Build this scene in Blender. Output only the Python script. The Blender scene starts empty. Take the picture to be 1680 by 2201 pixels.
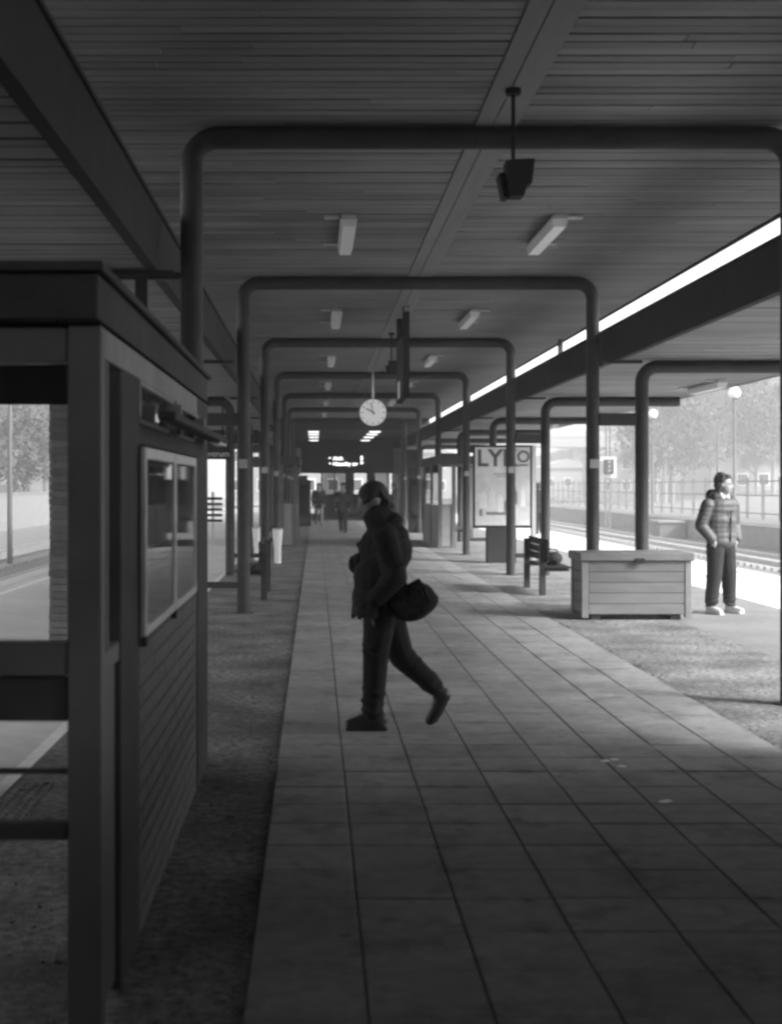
import bpy, bmesh, math, random
from mathutils import Vector, Matrix, Quaternion
random.seed(11)
R = math.radians
sc = bpy.context.scene
C = sc.collection

# ------------------------------------------------------------------ camera
cam = bpy.data.cameras.new('camera')
camo = bpy.data.objects.new('camera', cam); C.objects.link(camo)
camo.location = (0, 0, 1.65); camo.rotation_euler = (R(90), 0, 0)
cam.sensor_fit = 'VERTICAL'; cam.sensor_height = 36.0; cam.sensor_width = 27.5
cam.lens = 36.0 * 2850 / 2201
cam.shift_x = (840 - 678) / 2201; cam.shift_y = -(1100.5 - 1043) / 2201
cam.clip_end = 4000
cam.dof.use_dof = True; cam.dof.focus_distance = 17.0; cam.dof.aperture_fstop = 3.4
sc.camera = camo
# ------------------------------------------------------------------ world, sun, exposure
w = bpy.data.worlds.new('World'); sc.world = w; w.use_nodes = True
nt = w.node_tree; nt.nodes.clear()
sky = nt.nodes.new('ShaderNodeTexSky'); sky.sky_type = 'NISHITA'; sky.sun_disc = False
sky.sun_elevation = R(34); sky.sun_rotation = R(118); sky.air_density = 1.6; sky.dust_density = 4.0; sky.ozone_density = 1.0
bw = nt.nodes.new('ShaderNodeRGBToBW')
bg = nt.nodes.new('ShaderNodeBackground'); bg.inputs['Strength'].default_value = 0.10
wo = nt.nodes.new('ShaderNodeOutputWorld')
nt.links.new(sky.outputs[0], bw.inputs[0]); nt.links.new(bw.outputs[0], bg.inputs['Color']); nt.links.new(bg.outputs[0], wo.inputs[0])
sl = bpy.data.lights.new('sun', 'SUN'); sl.energy = 1.5; sl.angle = R(14); sl.color = (1, 1, 1)
so = bpy.data.objects.new('sun', sl); C.objects.link(so)
_d = Vector((math.sin(R(118)) * math.cos(R(34)), math.cos(R(118)) * math.cos(R(34)), math.sin(R(34))))
so.rotation_euler = _d.to_track_quat('Z', 'Y').to_euler(); so.location = (30, -20, 40)
sc.view_settings.view_transform = 'Standard'; sc.view_settings.look = 'None'
sc.view_settings.gamma = 1.0; sc.view_settings.use_curve_mapping = False
sc.view_settings.exposure = 2.5
sc.cycles.pixel_filter_type = 'BLACKMAN_HARRIS'; sc.cycles.filter_width = 2.7
sc.cycles.max_bounces = 10; sc.cycles.diffuse_bounces = 6; sc.cycles.glossy_bounces = 3
sc.cycles.transparent_max_bounces = 12; sc.cycles.volume_bounces = 1

# ------------------------------------------------------------------ materials (black and white film: all greys)
def mat(name, v, rough=0.7, var=0.0, scale=6.0, bump=0.0, bscale=60.0, metal=0.0, rnd=0.0, spec=0.5, stretch=None, dirt=0.0, dscale=1.2, emit=0.0):
    m = bpy.data.materials.new(name); m.use_nodes = True
    n = m.node_tree; b = n.nodes['Principled BSDF']
    b.inputs['Roughness'].default_value = rough; b.inputs['Metallic'].default_value = metal
    b.inputs['Specular IOR Level'].default_value = spec
    b.inputs['Base Color'].default_value = (v, v, v, 1)
    L = n.links.new
    if emit: b.inputs['Emission Color'].default_value = (1, 1, 1, 1); b.inputs['Emission Strength'].default_value = emit
    if var or bump or rnd or dirt:
        geo = n.nodes.new('ShaderNodeNewGeometry')
        mp = n.nodes.new('ShaderNodeMapping'); L(geo.outputs['Position'], mp.inputs[0])
        if stretch: mp.inputs['Scale'].default_value = stretch
        fac = n.nodes.new('ShaderNodeValue'); fac.outputs[0].default_value = v; cur = fac.outputs[0]
        def mul(cur, src, lo, hi, a=0.25, c=0.75):
            mr = n.nodes.new('ShaderNodeMapRange'); L(src, mr.inputs[0])
            mr.inputs[1].default_value = a; mr.inputs[2].default_value = c; mr.inputs[3].default_value = lo; mr.inputs[4].default_value = hi
            mm = n.nodes.new('ShaderNodeMath'); mm.operation = 'MULTIPLY'; L(cur, mm.inputs[0]); L(mr.outputs[0], mm.inputs[1]); return mm.outputs[0]
        if var:
            t = n.nodes.new('ShaderNodeTexNoise'); t.inputs['Scale'].default_value = scale; t.inputs['Detail'].default_value = 6; t.inputs['Roughness'].default_value = .65
            L(mp.outputs[0], t.inputs['Vector']); cur = mul(cur, t.outputs[0], 1 - var, 1 + var)
        if dirt:
            t = n.nodes.new('ShaderNodeTexNoise'); t.inputs['Scale'].default_value = dscale; t.inputs['Detail'].default_value = 3
            L(geo.outputs['Position'], t.inputs['Vector']); cur = mul(cur, t.outputs[0], 1 - dirt, 1 + dirt * .4, .3, .7)
        if name.startswith('paving'):
            vo_ = n.nodes.new('ShaderNodeTexVoronoi'); vo_.inputs['Scale'].default_value = 3.1; L(geo.outputs['Position'], vo_.inputs['Vector'])
            cur = mul(cur, vo_.outputs['Distance'], .62, 1.0, .05, .11)
            t = n.nodes.new('ShaderNodeTexNoise'); t.inputs['Scale'].default_value = 2.6; t.inputs['Detail'].default_value = 5; t.inputs['Roughness'].default_value = .7
            L(geo.outputs['Position'], t.inputs['Vector']); cur = mul(cur, t.outputs[0], .70, 1.06, .36, .48)
        if rnd:
            oi = n.nodes.new('ShaderNodeObjectInfo'); cur = mul(cur, oi.outputs['Random'], 1 - rnd, 1 + rnd, 0, 1)
        cc = n.nodes.new('ShaderNodeCombineColor')
        for k in range(3): L(cur, cc.inputs[k])
        L(cc.outputs[0], b.inputs['Base Color'])
        if bump:
            t = n.nodes.new('ShaderNodeTexNoise'); t.inputs['Scale'].default_value = bscale; t.inputs['Detail'].default_value = 4
            L(mp.outputs[0], t.inputs['Vector'])
            bp = n.nodes.new('ShaderNodeBump'); bp.inputs['Strength'].default_value = bump; bp.inputs['Distance'].default_value = .01
            L(t.outputs[0], bp.inputs['Height']); L(bp.outputs[0], b.inputs['Normal'])
    return m
M = {}
M['tile'] = mat('paving_concrete', .27, .85, .22, 9, .35, 140, rnd=.12, dirt=.25, dscale=1.1)
M['tile2'] = mat('paving_concrete_far', .27, .85, .22, 9, .3, 120, dirt=.25, dscale=1.1)
M['bed'] = mat('joint_sand', .10, .95)
M['gravel'] = mat('worn_asphalt', .18, .95, 1.0, 20, 1.0, 70, dirt=.6, dscale=1.6)
M['asphalt'] = mat('smooth_asphalt', .17, .9, .2, 14, .4, 90, dirt=.2)
M['concrete'] = mat('pale_concrete', .58, .85, .15, 5, .3, 70, dirt=.15, dscale=.6)
M['white_line'] = mat('white_road_paint', .75, .7, .15, 12)
M['ballast'] = mat('ballast_stone', .13, .95, .45, 9, 1.0, 14)
M['field'] = mat('far_ground', .10, .95, .3, .2)
M['board'] = mat('ceiling_board', .18, .6, .3, 3.0, .25, 30, rnd=.22, stretch=(.25, 3, 3), dirt=.3, dscale=.7)
M['board_far'] = mat('ceiling_board_far', .18, .6, .35, 3.0, .25, 30, stretch=(.2, 7, 3), dirt=.3, dscale=.7)
M['seam'] = mat('ceiling_strip', .17, .65, .15, 4, .1, 40, stretch=(3, .25, 3))
M['board_dark'] = mat('roof_void', .02, .9)
M['pipe'] = mat('dark_frame_paint', .037, .6, .3, 9, .15, 40, dirt=.3, spec=.3)
M['fascia'] = mat('dark_fascia_paint', .042, .85, .2, 4, .1, 40, spec=.15)
M['roof'] = mat('roof_felt', .12, .95, .2, 4)
M['lampbody'] = mat('lamp_enamel', .45, .45, .1, 9)
M['diffuser'] = mat('lamp_diffuser', .8, .3)
M['lit'] = mat('lit_diffuser', .8, .4, emit=.35)
M['black'] = mat('black_enamel', .022, .75, spec=.2)
M['shelter'] = mat('shelter_frame_paint', .10, .5, .2, 5, .1, 60, dirt=.25)
M['shelter_light'] = mat('shelter_header_paint', .20, .5, .2, 6, .1, 60, dirt=.3)
M['shelter_dark'] = mat('shelter_dark_panel', .055, .7, .25, 7, .15, 50, dirt=.3, spec=.2)
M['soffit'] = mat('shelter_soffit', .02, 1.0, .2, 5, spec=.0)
M['brick'] = mat('shelter_brick', .125, .85, .2, 20, .3, 90, rnd=.07)
M['mortar'] = mat('mortar', .12, .95)
M['alu'] = mat('aluminium', .5, .35, .1, 20, metal=.6)
M['paper'] = mat('notice_paper', .32, .7, .25, 5)
M['timber'] = mat('pillar_timber', .13, .8, .3, 8, .3, 40, rnd=.25)
M['chest'] = mat('grit_box_plank', .125, .75, .18, 7, .25, 60, rnd=.1, stretch=(.4, 3, 3))
M['chest_side'] = mat('grit_box_trim', .16, .75, .18, 7, .25, 60)
M['chest_lid'] = mat('grit_box_lid', .12, .6, .15, 7, .2, 50)
M['poster'] = mat('poster_print', .38, .5, .3, 2.5, emit=.022)  # faint emission added to brighten the print
M['ink'] = mat('poster_ink', .05, .5)
M['ink2'] = mat('poster_ink_mid', .13, .5)
M['ink3'] = mat('poster_ink_pale', .55, .5)
M['white'] = mat('white_enamel', .8, .4, .05, 8)
M['clock'] = mat('clock_face', .85, .35, emit=.03)
M['led'] = mat('led_text', .8, .5, emit=.5)
M['rail'] = mat('steel_rail', .35, .4, .2, 12, metal=.5)
M['sleeper'] = mat('sleeper_concrete', .3, .9, .2, 6)
M['fence'] = mat('fence_steel', .10, .6)
M['wall'] = mat('retaining_wall', .17, .9, .2, 2, .2, 20)
M['bldg'] = mat('pale_render', .22, .9, .1, 1)
M['bark'] = mat('bark', .14, .95, .3, 8)
M['leaf'] = mat('foliage', .055, .8, .4, 1.5)
M['twig'] = mat('bare_twigs', .07, .8, .3, 2)
M['globe'] = mat('globe_glass', .85, .3)
M['skin'] = mat('skin', .22, .55)
M['coat'] = mat('dark_coat', .034, .95, .3, 14, .5, 45, spec=.1)
M['trouser'] = mat('dark_trousers', .028, .95, .3, 14, .5, 55, spec=.1)
M['puffer'] = mat('puffer_jacket', .055, .6, .12, 14, .2, 80)
M['hoodin'] = mat('pale_collar', .42, .8)
M['hair'] = mat('dark_hair', .02, .7, .3, 60, .4, 120)
M['shoe_w'] = mat('white_shoes', .5, .6)
M['shoe_d'] = mat('dark_shoes', .015, .5)
M['grey'] = mat('mid_grey_panel', .2, .6, .15, 5)
M['brickb'] = mat('shade_wall_brick', .16, .9, .3, 12, .3, 40)  # brick for the added unseen walls that block light near the camera
def glass(name, tr=.86, tint=.9):
    m = bpy.data.materials.new(name); m.use_nodes = True; n = m.node_tree; n.nodes.clear()
    o = n.nodes.new('ShaderNodeOutputMaterial'); mx = n.nodes.new('ShaderNodeMixShader')
    t = n.nodes.new('ShaderNodeBsdfTransparent'); t.inputs[0].default_value = (tint, tint, tint, 1)
    g = n.nodes.new('ShaderNodeBsdfGlossy'); g.inputs['Roughness'].default_value = .03; g.inputs[0].default_value = (.9, .9, .9, 1)
    f = n.nodes.new('ShaderNodeFresnel'); f.inputs[0].default_value = 1.5
    n.links.new(f.outputs[0], mx.inputs[0]); n.links.new(t.outputs[0], mx.inputs[1]); n.links.new(g.outputs[0], mx.inputs[2]); n.links.new(mx.outputs[0], o.inputs[0])
    return m
M['glass'] = glass('window_glass', tint=.98)
M['glass_dark'] = glass('smoked_glass', tint=.5)

# ------------------------------------------------------------------ mesh helpers
class MB:
    def __init__(s): s.b = bmesh.new()
    def box(s, x0, x1, y0, y1, z0, z1, rot=None, piv=None):
        r = bmesh.ops.create_cube(s.b, size=1)
        for v in r['verts']:
            v.co = Vector(((x0 + x1) / 2 + v.co.x * (x1 - x0), (y0 + y1) / 2 + v.co.y * (y1 - y0), (z0 + z1) / 2 + v.co.z * (z1 - z0)))
            if rot: v.co = rot @ (v.co - piv) + piv
        return s
    def rod(s, p, q, r, r2=None, n=10, caps=True):
        p, q = Vector(p), Vector(q); r2 = r if r2 is None else r2
        d = (q - p).normalized(); u = d.orthogonal().normalized(); v = d.cross(u)
        A = [s.b.verts.new(p + (u * math.cos(a) + v * math.sin(a)) * r) for a in [2 * math.pi * i / n for i in range(n)]]
        B = [s.b.verts.new(q + (u * math.cos(a) + v * math.sin(a)) * r2) for a in [2 * math.pi * i / n for i in range(n)]]
        for i in range(n): s.b.faces.new((A[i], A[(i + 1) % n], B[(i + 1) % n], B[i]))
        if caps: s.b.faces.new(A[::-1]); s.b.faces.new(B)
        return s
    def tube(s, pts, r, n=16):
        pts = [Vector(p) for p in pts]; rings = []
        u = None
        for i, p in enumerate(pts):
            d = (pts[min(i + 1, len(pts) - 1)] - pts[max(i - 1, 0)]).normalized()
            if u is None: u = d.orthogonal().normalized()
            u = (u - d * u.dot(d)).normalized(); v = d.cross(u)
            rings.append([s.b.verts.new(p + (u * math.cos(a) + v * math.sin(a)) * r) for a in [2 * math.pi * k / n for k in range(n)]])
        for A, B in zip(rings, rings[1:]):
            for i in range(n): s.b.faces.new((A[i], A[(i + 1) % n], B[(i + 1) % n], B[i]))
        s.b.faces.new(rings[0][::-1]); s.b.faces.new(rings[-1])
        return s
    def ball(s, c, r, sc_=(1, 1, 1), rot=None, seg=16):
        m = Matrix.Translation(Vector(c)) @ (rot.to_matrix().to_4x4() if rot else Matrix()) @ Matrix.Diagonal((*sc_, 1))
        bmesh.ops.create_uvsphere(s.b, u_segments=seg, v_segments=max(6, seg * 2 // 3), radius=r, matrix=m); return s
    def cone(s, p, q, r0, r1, seg=12):  # tapered capsule
        s.rod(p, q, r0, r1, seg); s.ball(p, r0, seg=seg); s.ball(q, r1, seg=seg); return s
    def poly(s, pts, h):   # extrude polygon by vector h
        h = Vector(h); A = [s.b.verts.new(Vector(p)) for p in pts]; B = [s.b.verts.new(Vector(p) + h) for p in pts]; n = len(A)
        s.b.faces.new(A[::-1]); s.b.faces.new(B)
        for i in range(n): s.b.faces.new((A[i], A[(i + 1) % n], B[(i + 1) % n], B[i]))
        return s
    def mesh(s, name, m, bevel=0, smooth=False):
        if bevel: bmesh.ops.bevel(s.b, geom=s.b.edges[:], offset=bevel, segments=1, affect='EDGES')
        bmesh.ops.recalc_face_normals(s.b, faces=s.b.faces[:])
        me = bpy.data.meshes.new(name); s.b.to_mesh(me); s.b.free(); me.materials.append(m)
        if smooth: 
            for p in me.polygons: p.use_smooth = True
            try: me.set_sharp_from_angle(angle=R(40))
            except Exception: pass
        return me
    def obj(s, name, m, parent=None, bevel=0, smooth=False, **kw):
        return link(name, s.mesh(name, m, bevel, smooth), parent, **kw)
def link(name, me, parent=None, loc=None, label=None, cat=None, group=None, kind=None, rz=0):
    o = bpy.data.objects.new(name, me); C.objects.link(o)
    if parent: o.parent = parent
    if loc is not None: o.location = loc
    if rz: o.rotation_euler = (0, 0, rz)
    for k, v in (('label', label), ('category', cat), ('group', group), ('kind', kind)):
        if v: o[k] = v
    return o
def thing(name, label, cat, loc=(0, 0, 0), rz=0, group=None): return link(name, None, None, loc, label, cat, group, None, rz)
def kids(o): return [c for c in bpy.data.objects if c.parent == o]
def dup(o, loc=None, label=None, rz=None, parent=None):
    r = o.copy(); C.objects.link(r)
    if parent: r.parent = parent
    if loc is not None: r.location = loc
    if rz is not None: r.rotation_euler = (0, 0, rz)
    if label: r['label'] = label
    for c in kids(o): dup(c, parent=r)
    return r
def tomesh(o):
    dg = bpy.context.evaluated_depsgraph_get(); dg.update()
    me = bpy.data.meshes.new_from_object(o.evaluated_get(dg)); return me
def text_mesh(txt, size, m, extrude=.002, offset=0, align='LEFT'):
    cu = bpy.data.curves.new('lettering', 'FONT'); cu.body = txt; cu.size = size; cu.extrude = extrude; cu.offset = offset; cu.align_x = align; cu.align_y = 'BOTTOM_BASELINE'
    o = bpy.data.objects.new('lettering', cu); C.objects.link(o); me = tomesh(o); bpy.data.objects.remove(o)
    me.materials.clear(); me.materials.append(m); return me
def letter(txt, size, m, parent, loc, rot=(R(90), 0, 0), **k):
    o = link('lettering', text_mesh(txt, size, m, **k), parent); o.location = loc; o.rotation_euler = rot; return o
H = 1.65
def XZ(px, py, Y): return (px - 678) * Y / 2850, H - (py - 1043) * Y / 2850

# ------------------------------------------------------------------ ground, platform, tracks
YE = 78.0      # far end of the platform
MB().box(-290, 330, -90, 450, -1.6, -1.02).obj('terrain', M['field'], kind='structure')
MB().box(-20, 22, -60, 420, -1.3, -1.0).obj('ballast_bed', M['ballast'], kind='structure')
MB().box(-5.35, 8.3, -12, YE, -1.2, -.004).obj('platform', M['concrete'], kind='structure')
MB().box(-1.66, 4.40, -12, YE, -.1, 0).obj('platform_ground', M['gravel'], kind='structure')
MB().box(4.404, 6.2, -12, YE, -.1, 0).obj('pavement', M['asphalt'], kind='structure')
MB().box(-1.745, -1.664, -12, YE, -.1, .004).obj('kerb_line', M['white_line'], kind='structure')
MB().box(7.7, 7.82, -12, YE, -.05, 0).obj('platform_edge_line', M['white_line'], kind='structure')
MB().box(-4.85, -4.73, -12, YE, -.05, 0).obj('platform_edge_line', M['white_line'], kind='structure')
MB().box(-5.42, -5.05, -12, YE, -.12, .006).obj('platform_coping', M['concrete'], kind='structure')
MB().box(8.02, 8.37, -12, YE, -.12, .006).obj('platform_coping', M['concrete'], kind='structure')
# tactile strip: a row of knobbed plates beside the white line
b = MB()
for i in range(60):
    for j in range(4): b.rod((-1.60 + j * .05, 3.2 + i * .07, .0), (-1.60 + j * .05, 3.2 + i * .07, .007), .016, .011, 6)
b.obj('tactile_knobs', M['asphalt'], kind='stuff')
path = MB().box(-.226, 2.886, -6, 76, -.05, .003).obj('path', M['bed'], kind='structure')
T = .389; X0 = -.226
tiles = []
for k in range(5):
    b = MB(); b.box(-T / 2 + .0042, T / 2 - .0042, -T / 2 + .0045, T / 2 - .0045, -.04, 0)
    me = b.mesh('paving_tile', M['tile'], bevel=.0035); tiles.append(me)
ys = 3.7; nrow = 37
for r_ in range(nrow):
    for c in range(8):
        x = X0 + T * (c + .5); y = ys + T * (r_ + .5)
        o = link('paving_tile', random.choice(tiles), path, (x, y, .013 + random.uniform(-.0022, .0022)))
        o.rotation_euler = (random.uniform(-.004, .004), random.uniform(-.004, .004), random.uniform(-.004, .004))
b = MB(); y = ys + T * nrow
while y < 62:
    for c in range(8):
        x = X0 + T * c; z = .013 + random.uniform(-.002, .002); b.box(x + .0045, x + T - .0045, y + .0045, y + T - .0045, -.03, z)
    y += T
y = ys - T
while y > -5.6:
    for c in range(8):
        x = X0 + T * c; b.box(x + .0045, x + T - .0045, y + .003, y + T - .003, -.03, .012)
    y -= T
b.obj('paving_tile', M['tile2'], path, kind='stuff')
MB().box(-.9, 3.9, 62.1, 78, -.04, .012).obj('hall_floor', M['gravel'], kind='structure')
# loose bits on the ground
b = MB()
for i in range(1500):
    if random.random() < .5: x = random.uniform(-1.5, -.3)
    else: x = random.uniform(3.0, 4.3)
    y = random.uniform(3.6, 16); s = random.uniform(.003, .009)
    b.box(x - s, x + s, y - s * .8, y + s * .8, 0, s * .9, Matrix.Rotation(random.random() * 3, 3, 'Z'), Vector((x, y, 0)))
b.obj('loose_gravel', M['asphalt'], kind='stuff')
for mm_, cnt in ((M['bark'], 1500), (M['ballast'], 900)):   # dead leaves and grit gathered along both path edges and over the rough strips
    b = MB()
    for i in range(cnt):
        y = 3.8 + 18 * random.random() ** 1.3; q_ = random.random()
        if q_ < .35: x = -.226 - abs(random.gauss(-.01, .05)); z = .004
        elif q_ < .7: x = 2.886 + abs(random.gauss(-.01, .06)); z = .004
        elif q_ < .85: x = random.uniform(-1.5, -.25); z = .003
        else: x = random.uniform(2.9, 4.3); z = .003
        s_ = random.uniform(.006, .018); a = random.random() * 6.28; c_, d_ = math.cos(a) * s_, math.sin(a) * s_
        V = [b.b.verts.new(p) for p in ((x - c_, y - d_, z), (x + d_ * .5, y - c_ * .5, z + s_ * .5), (x + c_, y + d_, z + .002), (x - d_ * .5, y + c_ * .5, z + s_ * .3))]
        b.b.faces.new(V)
    b.obj('leaf_litter', mm_, kind='stuff')
b = MB()
for px, py in ((1300, 1640), (1320, 1637), (1433, 1727), (1425, 1729), (1335, 1652)):
    Y = 4702 / (py - 1043); X = (px - 678) * Y / 2850
    b.rod((X, Y, .012), (X, Y, .0165), .03, .02, 9)
b.obj('paper_litter', M['white'], label='flattened pale scraps lying on the paving tiles right of centre', cat='litter')
# tracks
def track(xa, name, label):
    t = thing(name, label, 'railway track', (xa, 0, -1.0))
    for dx in (0, 1.435):
        b = MB(); b.box(dx - .07, dx + .07, -40, 300, .10, .12).box(dx - .012, dx + .012, -40, 300, .12, .19).box(dx - .035, dx + .035, -40, 300, .19, .235); b.obj('rail', M['rail'], t)
    b = MB()
    for i in range(300): b.box(-.55, 1.98, i * .65 - 8, i * .65 - 8 + .24, -.02, .10)
    b.obj('sleeper', M['sleeper'], t, kind='stuff')
track(9.3, 'railway_track', 'railway track closest to the right platform edge behind the standing man')
track(14.6, 'railway_track', 'outer right railway track crossing behind the man in the puffer jacket')
track(-8.1, 'railway_track', 'railway track next to the left platform edge seen through the shelter')
track(-11.7, 'railway_track', 'outer left railway track in front of the pale wall and trees')

# ------------------------------------------------------------------ canopies
ZU, ZL = 4.35, 3.268
FY = [9.975] + [9.95 + 7.2 * i for i in range(1, 7)]
def board_meshes(L, w_, m):
    out = []
    for k in range(3):
        b = MB(); b.box(0, L, .008 + .001 * k, w_ - .008, 0, .02); out.append(b.mesh('board', m, bevel=.002))
    return out
def ceiling(t, xa, xb, y0, y1, yn, z, w_=.135, joints=True):
    ms = board_meshes(1.0, w_, M['board']); y = y0; n = 0
    b = MB()
    while y < y1:
        j = random.uniform(.2, .8) if (joints and random.random() < .45) else None
        segs = [(xa, xb)] if j is None else [(xa, xa + (xb - xa) * j), (xa + (xb - xa) * j + .005, xb)]
        for (a, c) in segs:
            if y < yn:
                o = link('board', random.choice(ms), t, (a, y, z + random.uniform(-.004, .004))); o.scale = (c - a, 1, 1)
            else:
                zz = z + random.uniform(-.004, .004); b.box(a, c, y + .008, y + w_ - .008, zz, zz + .02)
        y += w_
    b.obj('board', M['board_far'], t, kind='stuff')
up = thing('upper_canopy', 'high central canopy with dark slatted board ceiling over the paved path', 'canopy', (0, 0, 0))
ceiling(up, -1.94, 1.185, 5.5, 53.6, 17.2, ZU)
ceiling(up, 1.515, 4.60, 5.5, 53.6, 16.4, ZU)
MB().box(1.19, 1.318, -3, 53.6, ZU - .012, ZU + .02).obj('ceiling_strip', M['seam'], up)
MB().box(1.328, 1.51, -3, 53.6, ZU - .012, ZU + .02).obj('ceiling_strip', M['seam'], up)
b = MB()
y = -3
while y < 5.45: b.box(-1.94, 1.185, y, y + .125, ZU, ZU + .02).box(1.515, 4.6, y, y + .125, ZU, ZU + .02); y += .135
b.obj('board', M['board_far'], up, kind='stuff')
MB().box(-1.96, 4.62, -3, 53.7, ZU + .024, ZU + .16).obj('roof', M['roof'], up)
MB().box(4.622, 4.66, -3, 53.7, ZU - .015, ZU + .26).obj('fascia', M['fascia'], up)
MB().box(-2.0, -1.962, -3, 53.7, ZU - .015, ZU + .26).obj('fascia', M['fascia'], up)
MB().box(-1.96, 4.62, 53.72, 53.8, 3.9, ZU + .2).obj('end_panel', M['fascia'], up)
def lower(name, label, xf, xo, s, y0):
    # xf: inner fascia x, xo: outer edge x, s=+1 right/-1 left
    t = thing(name, label, 'canopy', (0, 0, 0))
    a, c = sorted((xf + s * .085, xo))
    ceiling(t, a, c, y0, 60, 4.3 + 8.5 if s < 0 else 24, ZL)
    MB().box(a, c, -3, 60, ZL + .024, ZL + .2).obj('roof', M['roof'], t)
    x0, x1 = sorted((xf, xf + s * .08)); MB().box(x0, x1, -3, 60, ZL - .01, 3.69).obj('fascia', M['fascia'], t)
    x0, x1 = sorted((xf - s * .02, xf + s * .10)); MB().box(x0, x1, -3, 60, 3.692, 3.72).obj('fascia_cap', M['fascia'], t)
    x0, x1 = sorted((xo + s * .003, xo + s * .04)); MB().box(x0, x1, -3, 60, ZL - .02, ZL + .26).obj('fascia', M['lampbody'], t)
    b = MB(); y = y0 - .135
    while y > -3: b.box(a, c, y, y + .125, ZL, ZL + .02); y -= .135
    b.obj('board', M['board_far'], t, kind='stuff')
    return t
lower('side_canopy', 'lower slatted canopy on the right above the standing man', 3.84, 6.78, 1, 9.0)
lower('side_canopy', 'lower slatted canopy on the left above the near shelter', -1.18, -5.2, -1, 4.3)

def portal(Y, label, m=M['pipe']):
    t = thing('steel_portal', label, 'steel frame', (1.325, Y, 0), group='dark tubular frames across the path')
    W = 2.255; r = .085; zc = 4.262; rb = .2
    pts = [(-W, 0, 0), (-W, 0, zc - rb)]
    for i in range(1, 7): a = math.pi - i * math.pi / 12; pts.append((-W + rb + rb * math.cos(a), 0, zc - rb + rb * math.sin(a)))
    pts += [(W - rb, 0, zc)]
    for i in range(1, 7): a = math.pi / 2 - i * math.pi / 12; pts.append((W - rb + rb * math.cos(a), 0, zc - rb + rb * math.sin(a)))
    pts += [(W, 0, 0)]
    MB().tube(pts, r, 20).obj('tube', m, t, smooth=True)
    for s in (-1, 1):
        MB().rod((s * W, 0, .0), (s * W, 0, .012), .13, .13, 16).obj('base_plate', m, t)
        MB().box(s * W - .055, s * W + .055, -.094, -.088, 1.87, 1.985).obj('number_plate', M['paper'], t)
    return t
ordn = ['nearest wide dark tubular frame reaching past the right picture edge', 'second dark tubular frame along the path, behind the walking person and beside the grit box',
        'third dark tubular frame along the path, next to the bench with a dark backrest', 'fourth dark tubular frame, just in front of the hanging clock',
        'fifth dark tubular frame, partly hidden behind the round clock', 'sixth dark tubular frame along the path, beyond the clock', 'farthest and smallest dark tubular frame before the hall']
p0 = portal(FY[0], ordn[0])
for i in range(1, 7): dup(p0, (1.325, FY[i], 0), ordn[i])
def side_frame(s, Y, label):
    t = thing('side_portal', label, 'steel frame', (1.325 + s * 2.89, Y, 0), group='tubular frames carrying the low side canopies')
    r = .085; zc = 3.18; rb = .2; L = 2.45 if s > 0 else 3.2
    pts = [(0, 0, 0), (0, 0, zc - rb)]
    for i in range(1, 7): a = math.pi - i * math.pi / 12; pts.append((s * (rb + rb * math.cos(a)), 0, zc - rb + rb * math.sin(a)))
    pts.append((s * L, 0, zc))
    MB().tube(pts, r, 18).obj('tube', M['pipe'], t, smooth=True)
    a, c = sorted((-s * .56, -s * .08)); MB().box(a, c, -.07, .07, 2.42, 2.58).obj('bracket', M['pipe'], t)
    MB().box(a, c, -.04, .04, .32, .40).obj('lower_bracket', M['pipe'], t)
    a, c = sorted((-s * .5, -s * .0)); MB().box(a, c, -.03, .03, 3.225, ZL - .004).obj('ceiling_bracket', M['pipe'], t)
    return t
nm = ['first', 'second', 'third', 'fourth', 'fifth', 'sixth', 'seventh']
what_r = ['', 'right side frame with its post behind the pale grit box', 'right side frame with its post beside the dark bench', 'right side frame behind the advertising poster', 'right side frame beyond the poster, near the far right shelter', 'second farthest right side frame, beyond the poster', 'farthest right side frame by the dark hall']
what_l = ['left side frame hidden mostly by the near shelter roof', 'left side frame with its post right behind the shelter', 'left side frame whose curved bend shows right of the shelter', 'left side frame behind the left bench', 'left side frame near the far left shelter', 'second farthest left side frame', 'farthest left side frame by the dark hall']
for i in range(7):
    if i: side_frame(1, FY[i], what_r[i])
    side_frame(-1, FY[i], what_l[i])
for i in (2, 4, 6):
    b = MB(); b.box(4.45, 4.53, FY[i] - .04, FY[i] + .04, ZL + .2, ZU - .02)
    b.obj('roof_strut', M['pipe'], label=['', '', 'thin dark strut in the bright roof gap near the second column', '', 'thin dark strut in the bright roof gap above the poster', '', 'farthest thin strut in the bright roof gap'][i], cat='strut', group='struts in the roof gap')
t = thing('ceiling_hanger', 'dark bar and short post between ceiling and the near shelter roof', 'bracket', (-1.31, 10.0, 0))
MB().box(-.27, .30, -.03, .03, 3.20, 3.25).obj('bar', M['pipe'], t)
MB().box(-.045, .045, -.03, .03, 2.3, 3.2).obj('post', M['pipe'], t)

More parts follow.
